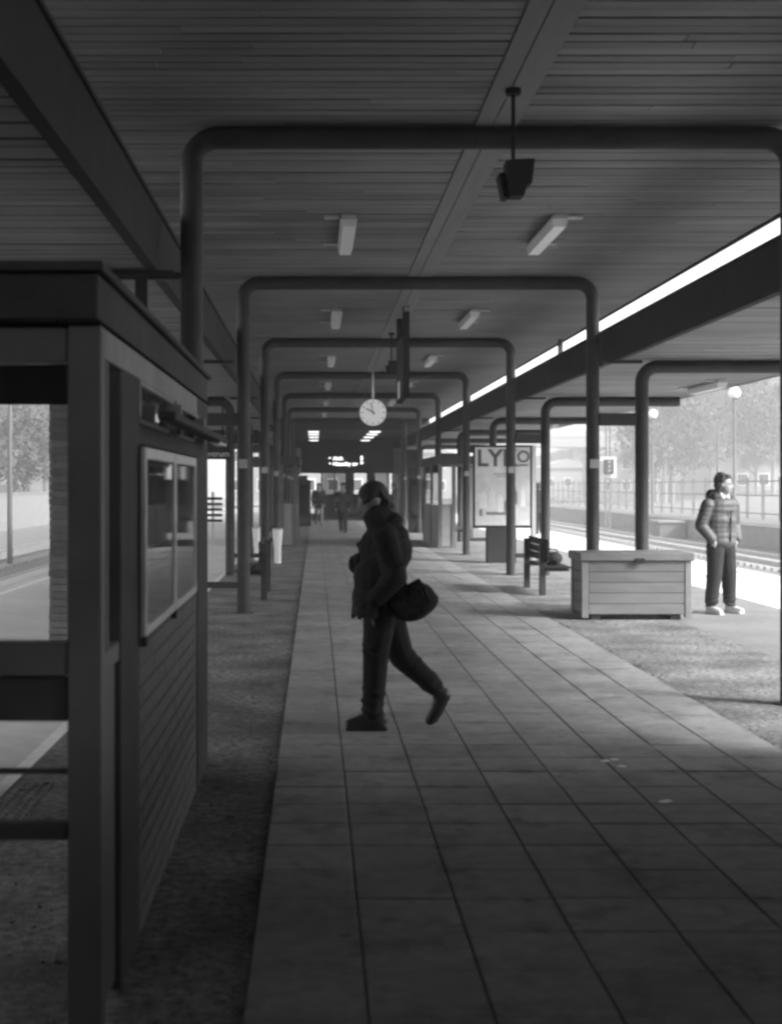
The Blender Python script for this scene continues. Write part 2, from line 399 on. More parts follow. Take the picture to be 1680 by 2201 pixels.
# ------------------------------------------------------------------ ceiling lamps
def lamp(X, Y, Z, side, label, lit=False, L=1.65, group='fluorescent lamps under the high ceiling'):
    t = thing('ceiling_lamp', label, 'ceiling lamp', (X, Y, Z), group=group)
    MB().box(-.07, .07, -L / 2, L / 2, -.045, -.005).obj('housing', M['lampbody'], t, bevel=.004)
    b = MB(); b.poly([(-.085, -L / 2 + .02, -.048), (-.06, -L / 2 + .02, -.13), (.06, -L / 2 + .02, -.13), (.085, -L / 2 + .02, -.048)], (0, L - .04, 0))
    b.obj('diffuser', M['lit'] if lit else M['diffuser'], t)
    for dy in (-L / 2 + .1, L / 2 - .1):
        a, c = sorted((side * .09, side * .24)); MB().box(a, c, dy - .05, dy + .05, -.03, -.006).obj('bracket', M['lampbody'], t)
    return t
names = ['between the first and second frames', 'between the second and third frames', 'between the third and fourth frames', 'just before the hanging clock', 'beyond the hanging clock', 'before the last frame']
l0 = lamp(.33, 14.0, ZU, -1, 'fluorescent ceiling lamp left of the seam, ' + names[0])
l1 = lamp(2.43, 14.0, ZU, 1, 'fluorescent ceiling lamp right of the seam, ' + names[0])
for i in range(1, 6):
    dup(l0, (.33, 14.0 + 7.05 * i, ZU), 'fluorescent ceiling lamp left of the seam, ' + names[i])
    dup(l1, (2.43, 14.0 + 7.05 * i, ZU), 'fluorescent ceiling lamp right of the seam, ' + names[i])
dl = lamp(6.2, 21.05, ZL, -1, 'fluorescent lamp under the right side canopy above the standing man', group='lamps under the side canopies')
dup(dl, (6.2, 35.1, ZL), 'fluorescent lamp under the right side canopy, far one beyond the poster')
dup(dl, (-3.4, 21.05, ZL), 'fluorescent lamp under the left side canopy beyond the shelter')
dup(dl, (-4.5, 12.2, ZL), 'fluorescent lamp under the left canopy edge seen through the shelter window')

# ------------------------------------------------------------------ hanging things
def speaker(Y, label):
    t = thing('loudspeaker', label, 'loudspeaker', (1.34, Y, 0), group='loudspeakers hanging from the ceiling seam')
    MB().rod((0, 0, 3.84), (0, 0, ZU - .03), .014, n=10).obj('rod', M['black'], t)
    MB().rod((0, 0, ZU - .05), (0, 0, ZU - .012), .05, .055, 14).obj('ceiling_rose', M['black'], t)
    b = MB(); b.poly([(-.06, -.09, 3.84), (.135, -.09, 3.85), (.115, -.09, 3.68), (.075, -.09, 3.68), (.065, -.09, 3.60), (-.035, -.09, 3.60)], (0, .16, 0))
    b.obj('horn', M['black'], t, bevel=.006)
    b = MB(); b.poly([(-.10, -.03, 3.76), (-.065, -.03, 3.77), (-.035, -.03, 3.60), (-.07, -.03, 3.605)], (0, .16, 0)); b.obj('horn', M['black'], t)
    return t
s0 = speaker(9.0, 'black double loudspeaker hanging in front of the nearest frame')
dup(s0, (1.34, 23.4, 0), 'small black loudspeaker hanging behind the dark hanging display')
t = thing('hanging_display', 'dark display box seen edge-on hanging from the ceiling seam before the clock', 'display', (1.36, 19.9, 0))
MB().box(-.05, .05, 0, .09, 2.97, ZU - .014).obj('post', M['black'], t)
MB().box(-.05, .05, 1.5, 1.59, 2.97, ZU - .014).obj('post', M['black'], t)
MB().box(-.045, .045, .093, 1.497, 2.99, 3.95).obj('panel', M['black'], t)
MB().box(-.052, -.046, .75, 1.25, 3.02, 3.28).obj('white_patch', M['white'], t)  # bright patch low on the panel, drawn as a plain white piece
MB().box(-.03, .06, -.004, -.001, ZU - .09, ZU - .02).obj('end_label', M['paper'], t)
# clock
CY, CX, CZ = 30.8, 1.33, 3.336
t = thing('platform_clock', 'round white double-sided clock hanging over the path', 'clock', (CX, CY, CZ))
MB().rod((0, 0, .3), (0, 0, ZU - CZ - .012), .022, n=12).obj('rod', M['alu'], t)
MB().rod((0, -.06, 0), (0, .06, 0), .325, n=48).obj('case', M['black'], t, smooth=True)
MB().rod((0, -.072, 0), (0, -.061, 0), .308, n=48).obj('dial', M['clock'], t)
MB().rod((0, .061, 0), (0, .072, 0), .308, n=48).obj('dial', M['clock'], t)
for k in range(12):
    a = k * math.pi / 6; q = Matrix.Rotation(a, 3, 'Y'); L = .06 if k % 3 == 0 else .045
    MB().box(-.007, .007, -.078, -.0735, .285 - L, .285, q, Vector((0, -.075, 0))).obj('hour_mark', M['black'], t)
def hand(a, L, w_, y): MB().box(-w_, w_, y - .003, y, -.05, L, Matrix.Rotation(R(a), 3, 'Y'), Vector((0, y, 0))).obj('clock_hand', M['black'], t)
hand(-58, .17, .013, -.080); hand(-13, .235, .009, -.085); hand(-62, .26, .003, -.089)

# ------------------------------------------------------------------ near shelter on the left
sh = thing('waiting_shelter', 'dark glazed waiting shelter with notice case filling the left foreground', 'shelter', (-.64, 3.96, 0))
def sb(name, x0, x1, y0, y1, z0, z1, m, bev=.004, par=None):   # world-coordinates box under the shelter
    b = MB().box(x0 + .64, x1 + .64, y0 - 3.96, y1 - 3.96, z0, z1); return b.obj(name, M[m], par or sh, bevel=bev)
XL_ = -2.3
sb('corner_post', -.74, -.64, 3.96, 4.045, 0, 2.13, 'shelter')
sb('corner_post', XL_, XL_ + .1, 3.96, 4.06, 0, 2.13, 'shelter')
sb('corner_post', -.72, -.64, 7.22, 7.88, 0, 2.13, 'shelter_dark') 
sb('corner_post', XL_, XL_ + .1, 7.78, 7.88, 0, 2.13, 'shelter')
roof = sb('roof', XL_ - .03, -.645, 3.93, 7.93, 2.142, 2.28, 'shelter_dark')
sb('roof_trim', XL_ - .06, -.625, 3.90, 7.96, 2.283, 2.312, 'shelter_dark', .003, roof)
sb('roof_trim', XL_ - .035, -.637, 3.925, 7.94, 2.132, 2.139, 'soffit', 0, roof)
sb('header', XL_ + .105, -.745, 3.97, 4.02, 2.018, 2.122, 'shelter')
sb('header', -.70, -.642, 4.05, 7.215, 2.035, 2.13, 'shelter_light')
sb('sill_rail', XL_ + .105, -.745, 3.965, 4.03, 1.078, 1.18, 'shelter')
sb('lower_panel', XL_ + .105, -.745, 3.985, 4.01, .94, 1.075, 'shelter_dark')
sb('guard_rail', XL_ + .105, -.745, 3.99, 4.005, .78, .797, 'shelter_dark', 0)
sb('guard_rail', XL_ + .105, -.745, 3.975, 4.02, .585, .638, 'shelter_dark')
sb('window_pane', XL_ + .11, -.748, 3.995, 4.001, 1.183, 2.015, 'glass', 0)
sb('sill_rail', -.70, -.642, 4.05, 7.215, 1.075, 1.14, 'shelter')
sb('door_jamb', -.71, -.636, 4.34, 4.80, 0, 2.03, 'shelter_dark')
sb('window_pane', -.672, -.668, 4.05, 4.335, 1.143, 2.032, 'glass', 0)
sb('side_panel', -.69, -.655, 4.05, 4.335, .03, 1.07, 'shelter')
sb('mullion', -.695, -.645, 5.98, 6.06, 1.87, 2.032, 'shelter_light')
sb('transom_pane', -.672, -.668, 4.805, 5.975, 1.875, 2.03, 'glass', 0)
sb('transom_pane', -.672, -.668, 6.065, 7.21, 1.875, 2.03, 'glass', 0)
sb('transom_rail', -.70, -.64, 4.805, 7.21, 1.80, 1.872, 'shelter_dark')
bk = sb('backing_panel', -.70, -.66, 4.805, 7.21, 1.142, 1.798, 'shelter')
sb('window_pane', XL_ + .11, -.73, 7.827, 7.833, .3, 2.128, 'glass', 0)
for (a, c) in ((4.805, 5.975), (6.065, 7.21)):
    for n_, (y0, y1, z0, z1) in (('pane_frame', (a, c, 2.012, 2.033)), ('pane_frame', (a, c, 1.874, 1.892)), ('pane_frame', (a, a + .03, 1.893, 2.011)), ('pane_frame', (c - .03, c, 1.893, 2.011))):
        sb(n_, -.645, -.634, y0, y1, z0, z1, 'shelter_light', .002)
sb('pane_frame', -.645, -.634, 4.05, 4.07, 1.145, 2.03, 'shelter_light', .002)
# notice case with two doors
nc = sb('notice_case', -.655, -.630, 4.77, 6.82, 1.10, 1.79, 'shelter_dark', .004)
for (a, c) in ((4.77, 5.79), (5.80, 6.82)):
    for n_, (y0, y1, z0, z1) in (('case_frame', (a, a + .045, 1.10, 1.79)), ('case_frame', (c - .045, c, 1.10, 1.79)), ('case_frame', (a + .046, c - .046, 1.745, 1.79)), ('case_frame', (a + .046, c - .046, 1.10, 1.14))):
        sb(n_, -.6295, -.610, y0, y1, z0, z1, 'alu', .004, nc)
    sb('notice_sheet', -.6295, -.627, a + .07, c - .07, 1.16, 1.72, 'paper', 0, nc)
    for q_ in range(5): sb('notice_print', -.6268, -.6262, a + .12 + (.42 if q_ % 2 else 0), a + .47 + (.42 if q_ % 2 else 0), 1.2 + .16 * (q_ // 2), 1.33 + .16 * (q_ // 2), 'grey', 0, nc)
    sb('case_pane', -.619, -.616, a + .047, c - .047, 1.142, 1.743, 'glass', 0, nc)
for y in (4.775, 5.79): sb('case_lock', -.629, -.605, y - .02, y + .03, 1.07, 1.105, 'black', .003, nc)
# low brick wall under the notice case
bwall = sb('brick_wall', -.70, -.648, 4.805, 7.215, .0, 1.07, 'mortar', 0)
bm_ = MB().box(0, .008, 0, .232, 0, .064).mesh('brick', M['brick'], bevel=.003)
bm2 = MB().box(0, .008, 0, .11, 0, .064).mesh('brick', M['brick'], bevel=.003)
for r_ in range(14):
    z = .012 + r_ * .0755; y = 4.808; half = r_ % 2
    while y < 7.18:
        me, L = (bm2, .11) if half else (bm_, .232)
        if y + L > 7.213: me, L = bm2, .11
        if y + L > 7.214: break
        link('brick', me, bwall, (-.648 + .64 + random.uniform(-.001, .001), y - 3.96, z)); y += L + .01; half = 0
# bench and lamp inside / outside
sb('seat', XL_ + .2, -.95, 6.9, 7.3, .44, .48, 'shelter_dark')
sb('seat_bracket', -1.1, -1.05, 6.95, 7.25, .0, .438, 'shelter_dark')
sb('seat_bracket', -1.95, -1.9, 6.95, 7.25, .0, .438, 'shelter_dark')
wl = thing('wall_lamp', 'long dark strip lamp fixed outside the near shelter above the notice case', 'wall lamp', (-.54, 4.85, 1.9))
MB().box(-.04, .03, 0, 2.9, -.012, .022).obj('housing', M['shelter_dark'], wl, bevel=.006)
MB().box(-.03, .025, 2.3, 2.85, -.024, -.014).obj('diffuser', M['diffuser'], wl)
MB().box(-.096, -.042, .9, .96, -.03, .10).obj('wall_bracket', M['shelter_light'], wl)
MB().box(-.096, -.042, 2.1, 2.16, -.03, .10).obj('wall_bracket', M['shelter_light'], wl)
# timber pillar behind it
t = thing('clad_pillar', 'board-clad pillar seen through the near shelter window', 'pillar', (-2.66, 14, 0))
MB().box(-.1, .1, -.1, .1, 0, 3.26).obj('core', M['shelter_dark'], t)
pm = MB().box(-.125, .125, -.125, .125, 0, .07).mesh('cladding_board', M['timber'], bevel=.003)
for k in range(43): o = link('cladding_board', pm, t, (random.uniform(-.006, .006), 0, .01 + k * .0755))

# ------------------------------------------------------------------ far shelters on both sides
def shelter2(s, X, Y, label):
    t = thing('waiting_shelter', label, 'shelter', (X, Y, 0), group='smaller shelters far along the path')
    D, Wd = 5.0, 1.5
    def q(n, x0, x1, y0, y1, z0, z1, m):
        a, c = sorted((s * x0, s * x1)); return MB().box(a, c, y0, y1, z0, z1).obj(n, M[m], t)
    q('roof', -.08, Wd + .1, -.1, D + .1, 2.2, 2.42, 'shelter_dark')
    for x in (0, .36, Wd - .1):
        q('post', x, x + .1, 0, .1, 0, 2.197, 'shelter'); q('post', x, x + .1, D - .1, D, 0, 2.197, 'shelter')
    q('post', 0, .08, 2.4, 2.5, 0, 2.197, 'shelter')
    q('lower_panel', .104, .356, .03, .07, .05, 1.15, 'grey'); q('window_pane', .104, .356, .047, .053, 1.16, 2.19, 'glass')
    q('side_panel', .02, .06, .104, 2.396, .05, 1.1, 'shelter_light'); q('window_pane', .037, .043, .104, 2.396, 1.12, 2.19, 'glass')
    q('side_panel', .02, .06, 2.504, D - .104, .05, 1.1, 'shelter_light'); q('window_pane', .037, .043, 2.504, D - .104, 1.12, 2.19, 'glass')
    q('window_pane', .47, Wd - .11, .047, .053, .4, 2.19, 'glass')
    q('seat', .5, .9, .3, D - .3, .42, .46, 'shelter_dark')
    return t
shelter2(1, 3.22, 34.8, 'grey shelter on the right between the poster and the dark hall')
shelter2(-1, -.50, 35.6, 'dark shelter on the left of the path far behind the bench')

# ------------------------------------------------------------------ advertising board
PY = 28.1
t = thing('advertising_board', 'tall poster board reading LYKO on a dark pedestal', 'poster board', (3.97, PY, 0))
MB().box(-.62, .60, .03, .2, .74, 2.50).obj('case', M['black'], t, bevel=.01)
MB().box(-.59, .57, .0, .028, .80, 2.455).obj('poster', M['poster'], t)
MB().box(-.34, .28, .0, .25, 0, .738).obj('pedestal', M['black'], t, bevel=.01)
MB().box(.62, .70, .02, .22, .0, 2.5).obj('side_post', M['alu'], t)
letter('LYK', .50, M['ink'], t, (-.56, -.003, 2.06), offset=.012)
b = MB()
for k in range(28):
    a0, a1 = 2 * math.pi * k / 28, 2 * math.pi * (k + 1) / 28
    P = [(.43 + r * math.cos(a), -.003, 2.26 + r * math.sin(a)) for a, r in ((a0, .13), (a1, .13), (a1, .085), (a0, .085))]
    b.poly(P, (0, -.003, 0))
b.box(.33, .53, -.006, -.003, 2.06, 2.095); b.obj('letter_o', M['ink'], t)
def bottle(x, z, w_, h, neck, m):
    b = MB(); nw = w_ * .4
    b.poly([(x - w_ / 2, -.002, z), (x + w_ / 2, -.002, z), (x + w_ / 2, -.002, z + h), (x + nw / 2, -.002, z + h + .02), (x + nw / 2, -.002, z + h + neck), (x - nw / 2, -.002, z + h + neck), (x - nw / 2, -.002, z + h + .02), (x - w_ / 2, -.002, z + h)], (0, -.003, 0))
    b.obj('printed_bottle', m, t)
bottle(-.42, 1.17, .17, .28, .06, M['ink3']); bottle(-.24, 1.28, .13, .24, .12, M['ink3']); bottle(-.05, 1.08, .12, .30, .07, M['ink3'])
bottle(.08, 1.1, .12, .2, .06, M['ink2']); bottle(.26, 1.25, .09, .26, .09, M['ink2']); bottle(.42, 1.2, .1, .34, .09, M['ink3']); bottle(-.47, 1.0, .06, .12, .03, M['ink2'])
MB().box(-.36, .2, -.003, -.001, 1.02, 1.09).obj('printed_shelf', M['ink2'], t)
MB().box(-.2, .24, -.004, -.001, 1.88, 1.90).obj('printed_line', M['ink2'], t); MB().box(-.14, .18, -.004, -.001, 1.83, 1.845).obj('printed_line', M['ink2'], t)

# ------------------------------------------------------------------ grit box
t = thing('grit_box', 'pale horizontally planked grit box with a lid standing before the right columns', 'storage box', (3.25, 16.2, 0))
Wd, D, Hh = 1.34, .70, .72
MB().box(.05, Wd - .05, .03, D - .03, .07, Hh).obj('carcass', M['shelter_dark'], t)
for k in range(5):
    z0 = .075 + k * .13
    MB().box(.085, Wd - .085, .003, .027, z0, z0 + .124).obj('plank', M['chest'], t, bevel=.004)
    MB().box(.018, .047, .075, D - .06, z0, z0 + .124).obj('plank', M['chest'], t, bevel=.004)
    MB().box(Wd - .047, Wd - .018, .075, D - .06, z0, z0 + .124).obj('plank', M['chest'], t, bevel=.004)
for x0 in (0, Wd - .08):
    for y0 in (-.005, D - .07): MB().box(x0, x0 + .08, y0, y0 + .07, .03, Hh).obj('corner_trim', M['chest_side'], t, bevel=.004)
lid = MB().box(-.03, Wd + .03, -.035, D + .03, Hh + .003, Hh + .105).obj('lid', M['chest_lid'], t, bevel=.012)
MB().box(Wd / 2 - .03, Wd / 2 + .09, -.058, -.036, Hh - .02, Hh + .04).obj('latch', M['black'], lid, bevel=.004)
for x0 in (.12, Wd - .24): MB().box(x0, x0 + .12, .05, D - .05, 0, .069).obj('skid', M['shelter_dark'], t)

# ------------------------------------------------------------------ benches and bins
def bench(s, X, Y, label):
    t = thing('bench', label, 'bench', (X, Y, 0), group='benches with their backs to the path')
    for dy in (0, 1.45):
        MB().box(-.045, .045, dy - .045, dy + .045, 0, .80).obj('leg', M['pipe'], t, bevel=.006)
        a, c = sorted((s * .05, s * .40)); MB().box(a, c, dy - .025, dy + .025, .36, .405).obj('seat_arm', M['pipe'], t)
    for k in range(3):
        a, c = sorted((s * (.05 + k * .125), s * (.165 + k * .125))); MB().box(a, c, -.15, 1.62, .408, .435).obj('seat_plank', M['black'], t, bevel=.004)
    for k in range(3):
        a, c = sorted((s * .05, s * .075)); MB().box(a, c, -.15, 1.62, .50 + k * .115, .605 + k * .115).obj('back_plank', M['black'], t, bevel=.004)
    return t
bench(1, 3.40, 19.9, 'dark bench on the right behind the grit box, its back to the path')
bench(-1, -.74, 19.1, 'dark bench on the left behind the second column')
t = thing('handbag', 'dark bag lying on the right bench seat', 'bag', (3.62, 20.25, .437))
MB().ball((0, 0, .10), .15, (1, 1.2, .68)).obj('bag_body', M['coat'], t, smooth=True)
MB().tube([(-.08, 0, .18), (-.05, 0, .24), (.05, 0, .24), (.08, 0, .18)], .01, 8).obj('handle', M['coat'], t)
def bin_(X, Y, label):
    t = thing('litter_bin', label, 'litter bin', (X, Y, 0), group='pale litter bins by the left columns')
    MB().rod((0, 0, .40), (0, 0, .72), .085, .11, 18).obj('bin_bucket', M['white'], t, smooth=True)
    MB().rod((0, 0, .02), (0, 0, .398), .07, .075, 14).obj('bin_foot', M['white'], t, smooth=True)
    MB().rod((0, 0, .725), (0, 0, .75), .115, .10, 18).obj('rim', M['lampbody'], t)
    return t
g0 = bin_(-.79, 27.7, 'pale litter bin just right of the left bench')
dup(g0, (-1.26, 28.8, 0), 'pale litter bin between the left columns, partly hidden by the bench')
t = thing('slatted_board', 'small post with five dark slats on the bright left platform', 'signboard', (-2.32, 30, 0))
MB().box(-.03, .03, -.02, .02, 0, 1.5).obj('post', M['alu'], t)
for k in range(5): MB().box(-.22, .22, -.045, -.022, .82 + k * .125, .88 + k * .125).obj('slat', M['black'], t, bevel=.01)
t = thing('hanging_sign', 'hanging track sign with white lettering over the left platform', 'sign', (-1.98, 24, 2.12))
MB().box(-.45, .43, 0, .09, 0, .40).obj('board', M['black'], t); MB().rod((-.3, .045, .4), (-.3, .045, 1.14), .015).obj('rod', M['black'], t); MB().rod((.3, .045, .4), (.3, .045, 1.14), .015).obj('rod', M['black'], t)
letter('mot Centrum', .15, M['white'], t, (-.42, -.003, .05))

# ------------------------------------------------------------------ hall at the end of the path
hall = thing('entrance_hall', 'dark low entrance hall closing the far end of the path', 'building', (0, 54, 0))
def hb(n, x0, x1, y0, y1, z0, z1, m, par=None, **k): return MB().box(x0, x1, y0 - 54, y1 - 54, z0, z1).obj(n, M[m], par or hall, **k)
hb('roof', -2, 4.7, 53.9, 80, 3.9, 4.15, 'fascia')
hb('bulkhead', -.70, 3.86, 66, 66.25, 2.25, 3.69, 'black')
hb('bulkhead_cheek', -.95, -.72, 66.02, 66.2, 2.2, 3.5, 'grey'); hb('bulkhead_cheek', 3.88, 4.5, 66.02, 66.2, 2.2, 3.5, 'grey')
hb('upper_panel', -2, 4.7, 66.3, 66.4, 3.5, 3.897, 'black')
hb('side_wall', -2.0, -1.9, 60.2, 80, -.1, 3.897, 'shelter_dark'); hb('side_wall', 4.6, 4.7, 60.2, 80, -.1, 3.897, 'shelter_dark')
hb('side_wall', -1.89, -1.0, 66.25, 66.35, 0, 3.49, 'shelter_dark')
hb('parapet', .35, 4.6, 74, 74.15, 0, 1.15, 'shelter_dark'); hb('parapet', -1.9, -.45, 74, 74.15, 0, 2.2, 'shelter_dark')
hb('lintel', -1.9, 4.6, 74, 74.15, 2.32, 3.897, 'shelter_dark')
for x in (.30, 1.0, 1.65, 2.05, 2.85, 3.25, 4.0): hb('mullion', x, x + .1 + (.35 if x in (1.65, 2.85) else 0), 74.02, 74.12, 1.152, 2.318, 'shelter_dark')
hb('window_pane', .41, .99, 74.06, 74.07, 1.153, 2.317, 'glass_dark'); hb('window_pane', 1.11, 1.64, 74.06, 74.07, 1.153, 2.317, 'glass_dark'); hb('window_pane', 3.36, 3.99, 74.06, 74.07, 1.153, 2.317, 'glass_dark')
t = thing('departure_board', 'black departure board with two lines of glowing text above the hall entrance', 'departure board', (1.58, 65.9, 2.55))
MB().box(-1.0, 1.0, -.05, .08, 0, .62).obj('case', M['black'], t)
letter('Alvik', .25, M['led'], t, (-.72, -.053, .35), offset=.006); letter('Hässelby str', .25, M['led'], t, (-.72, -.053, .08), offset=.006)
for z in (.42, .15): MB().box(-.90, -.83, -.056, -.052, z, z + .07).obj('lit_dot', M['led'], t)
letter('5', .27, M['led'], t, (.64, -.053, .35), offset=.012); letter('8', .27, M['led'], t, (.64, -.053, .08), offset=.012)
hl = None
for k, y in enumerate((54.8, 57.6, 61.0, 65.2)):
    for s, X in ((0, -.08), (1, 2.45)):
        lb = ('left' if s == 0 else 'right') + ' row lit ceiling lamp in the far hall, ' + ['nearest of its row', 'second from the front', 'third from the front', 'deepest of its row'][k]
        tt = thing('hall_lamp', lb, 'ceiling lamp', (X, y, 3.897), group='lit lamps in the far hall')
        MB().box(-.24, .24, -.3, .3, -.03, -.003).obj('housing', M['lampbody'], tt); MB().box(-.22, .22, -.28, .28, -.06, -.032).obj('diffuser', M['lit'], tt)
def cabinet(X, Y, label, w_=.85):
    t = thing('vending_machine', label, 'vending machine', (X, Y, 0), group='dark cabinets before the hall')
    MB().box(-w_ / 2, w_ / 2, 0, .7, 0, 1.85).obj('cabinet', M['black'], t, bevel=.02)
    MB().box(-w_ / 2 + .05, w_ / 2 - .05, -.012, -.001, .5, 1.7).obj('front_panel', M['glass_dark'], t); MB().box(-w_ / 2 + .1, w_ / 2 - .1, -.02, -.002, .15, .35).obj('tray', M['shelter_dark'], t)
    return t
cabinet(3.72, 46, 'dark cabinet right of the path before the hall', .95); cabinet(-.62, 53.5, 'dark cabinet left of the path before the hall')

# ------------------------------------------------------------------ unseen walls added around the camera to shade the foreground
sbd = thing('shade_walls', 'brick walls added around the near end of the path to shade it, outside the picture', 'building', (0, 0, 0))
MB().box(-2.59, 3.87, -3.3, -3.05, 0, 3.25).obj('wall', M['brickb'], sbd)
MB().box(3.88, 4.1, -3.3, 7.6, 0, 3.26).obj('wall', M['brickb'], sbd)
MB().box(-2.8, -2.6, -3.3, 4.6, 0, 3.26).obj('wall', M['brickb'], sbd)
MB().box(.6, 1.7, -3.04, -3.0, .02, 2.15).obj('door', M['shelter_dark'], sbd)
MB().box(3.86, 3.878, 1, 3, 1.0, 2.2).obj('window', M['glass_dark'], sbd)

# ------------------------------------------------------------------ people
def remesh(b, m, name, parent, vox=.013, smooth=4, loc=None):
    me = b.mesh(name, m); o = bpy.data.objects.new(name, me); C.objects.link(o)
    r = o.modifiers.new('r', 'REMESH'); r.mode = 'VOXEL'; r.voxel_size = vox; r.use_smooth_shade = True
    s = o.modifiers.new('s', 'SMOOTH'); s.factor = .5; s.iterations = smooth
    m2 = tomesh(o); bpy.data.objects.remove(o); m2.materials.clear(); m2.materials.append(m)
    return link(name, m2, parent, loc)
def limb(b, pts, rs):
    for (p, q), (r0, r1) in zip(zip(pts, pts[1:]), zip(rs, rs[1:])): b.cone(p, q, r0, r1)
def head(b, c, yaw=0, pitch=0, s=1.0):   # face towards +x before yaw/pitch
    q = Quaternion((0, 0, 1), yaw) @ Quaternion((0, 1, 0), pitch); c = Vector(c)
    def P(x, y, z): return c + q @ Vector((x * s, y * s, z * s))
    b.ball(P(-.012, 0, .03), .088 * s, (1.08, .86, 1.02), q); b.ball(P(.03, 0, -.03), .066 * s, (1.0, .86, 1.15), q)
    b.ball(P(.055, 0, -.078), .03 * s, (1, 1.1, .8), q); b.cone(P(.083, 0, .018), P(.104, 0, -.018), .011 * s, .017 * s, 8)
    b.ball(P(.082, 0, -.048), .014 * s, (1, 2.0, .7), q); b.ball(P(.072, .028, .028), .016 * s, (1, 1.5, .6), q); b.ball(P(.072, -.028, .028), .016 * s, (1, 1.5, .6), q)
    for y in (-.078, .078): b.ball(P(-.01, y, -.002), .022 * s, (1, .4, 1.4), q)
    return P, q
def hand_(b, wrist, d, side, curl=.5, s=1.0):
    d = Vector(d).normalized(); wrist = Vector(wrist); sd = d.cross(Vector((side, 0, .0001))).normalized() if abs(d.x) < .9 else Vector((0, 1, 0))
    nrm = d.cross(sd).normalized(); palm = wrist + d * .055 * s
    b.ball(palm, .042 * s, (1, 1, 1), None); b.cone(wrist, palm, .027 * s, .036 * s, 8)
    for k, L in enumerate((.068, .078, .072, .056)):
        r0 = palm + d * .03 * s + sd * (k - 1.5) * .019 * s; m_ = r0 + (d * .8 + nrm * curl * .6) * L * .55 * s; e = m_ + (d * .4 + nrm * curl) * L * .45 * s
        b.cone(r0, m_, .0095 * s, .009 * s, 6); b.cone(m_, e, .009 * s, .0075 * s, 6)
    th = palm + sd * .035 * s; b.cone(th, th + (sd * .6 + d * .6 + nrm * .3) * .05 * s, .012 * s, .009 * s, 6)

# walking person (faces -x in the world: local +x forward, rz = pi)
YW = 8.95
wp = thing('person', 'person in dark hooded coat and knitted cap striding left across the paved path', 'person', ((820 - 678) * YW / 2850, YW, .012), math.pi)
b = MB(); P, q = head(b, (.06, 0, 1.525), .12, .42, 1.08)
limb(b, [(.04, 0, 1.46), (-.01, 0, 1.36)], [.058, .065])
limb(b, [(-.02, .15, 1.31), (-.01, -.15, 1.31)], [.06, .06]); limb(b, [(-.02, 0, 1.33), (0, 0, .86)], [.12, .13])
limb(b, [(.0, .09, .84), (.045, .09, .47), (.075, .09, .10)], [.085, .058, .04]); limb(b, [(-.02, -.09, .84), (-.15, -.09, .46), (-.375, -.09, .25)], [.085, .058, .042])
limb(b, [(-.01, .19, 1.30), (-.07, .25, 1.03), (.06, .23, .86)], [.048, .04, .03]); limb(b, [(-.01, -.19, 1.30), (.10, -.22, 1.06), (.17, -.10, 1.10)], [.048, .04, .03])
hand_(b, (.06, .23, .86), (.3, 0, -.95), 1, .7); hand_(b, (.17, -.10, 1.10), (.1, .9, .3), 1)
remesh(b, M['skin'], 'body', wp, .010, 3)
b = MB(); rr = random.Random(5)
b.ball((-.025, 0, 1.20), .215, (.86, 1.12, .85)); b.ball((.01, 0, 1.02), .205, (.9, 1.02, .95)); b.ball((.03, 0, .88), .205, (.85, 1.0, .75)); b.ball((-.04, 0, 1.30), .15, (.98, 1.45, .65))
b.rod((.015, 0, .94), (.03, 0, .75), .16, .172, 20)
limb(b, [(-.01, 0, 1.36), (.03, 0, 1.43)], [.115, .10])
b.ball((-.07, 0, 1.40), .085, (.9, 1.3, .7))
limb(b, [(-.01, .19, 1.31), (-.075, .26, 1.03), (.05, .235, .89)], [.085, .077, .06]); limb(b, [(-.01, -.19, 1.31), (.11, -.23, 1.06), (.165, -.12, 1.09)], [.085, .077, .06])
for k_ in range(11): a = k_ * .58; b.cone((.02 + .158 * math.cos(a), .155 * math.sin(a), .97), (.03 + .166 * math.cos(a + .15), .162 * math.sin(a + .15), .75 + rr.uniform(-.012, .012)), .010, .018, 6)
for k_ in range(16):   # cloth folds over back and sleeves
    a = rr.uniform(0, 6.28); z = rr.uniform(.95, 1.28); r_ = .185; p_ = Vector((.0 + r_ * .88 * math.cos(a), r_ * 1.08 * math.sin(a), z)); b.cone(p_, p_ + Vector((rr.uniform(-.05, .05), rr.uniform(-.04, .04), rr.uniform(-.10, -.04))), .016, .008, 6)
for k_ in range(4):
    b.ball((-.075 + .03 * k_, .262 - .006 * k_, 1.09 - .05 * k_), .079 - .003 * k_, (1.03, 1.0, .22), Quaternion((0, 1, 0), .5))
remesh(b, M['coat'], 'coat', wp, .0105, 2)
b = MB()
limb(b, [(.01, .085, .84), (.045, .09, .48), (.065, .09, .12)], [.12, .088, .070]); limb(b, [(-.02, -.085, .84), (-.14, -.09, .47), (-.36, -.09, .27)], [.12, .088, .066])
for z, f in ((.13, 0), (.19, .0), (.26, .01), (.5, .02), (.55, .02), (.62, .03)): b.ball((.068 - f, .09, z), .086 if z < .4 else .100, (1, 1, .16), Quaternion((0, 1, 0), rr.uniform(-.4, .4)))
for f in (.15, .35, .8, .9): p_ = Vector((-.15, -.09, .47)).lerp(Vector((-.36, -.09, .27)), f); b.ball(p_, .096 - .018 * f, (1, 1, .18), Quaternion((0, 1, 0), .9))
remesh(b, M['trouser'], 'trousers', wp, .0105, 5)
b = MB(); b.ball((.025, .09, .075), .06, (1.1, .85, 1.0)); limb(b, [(.03, .09, .06), (.13, .09, .06), (.215, .09, .042)], [.058, .052, .036]); b.box(-.035, .245, .045, .135, .0, .03)
remesh(b, M['shoe_d'], 'shoe', wp, .009, 3)
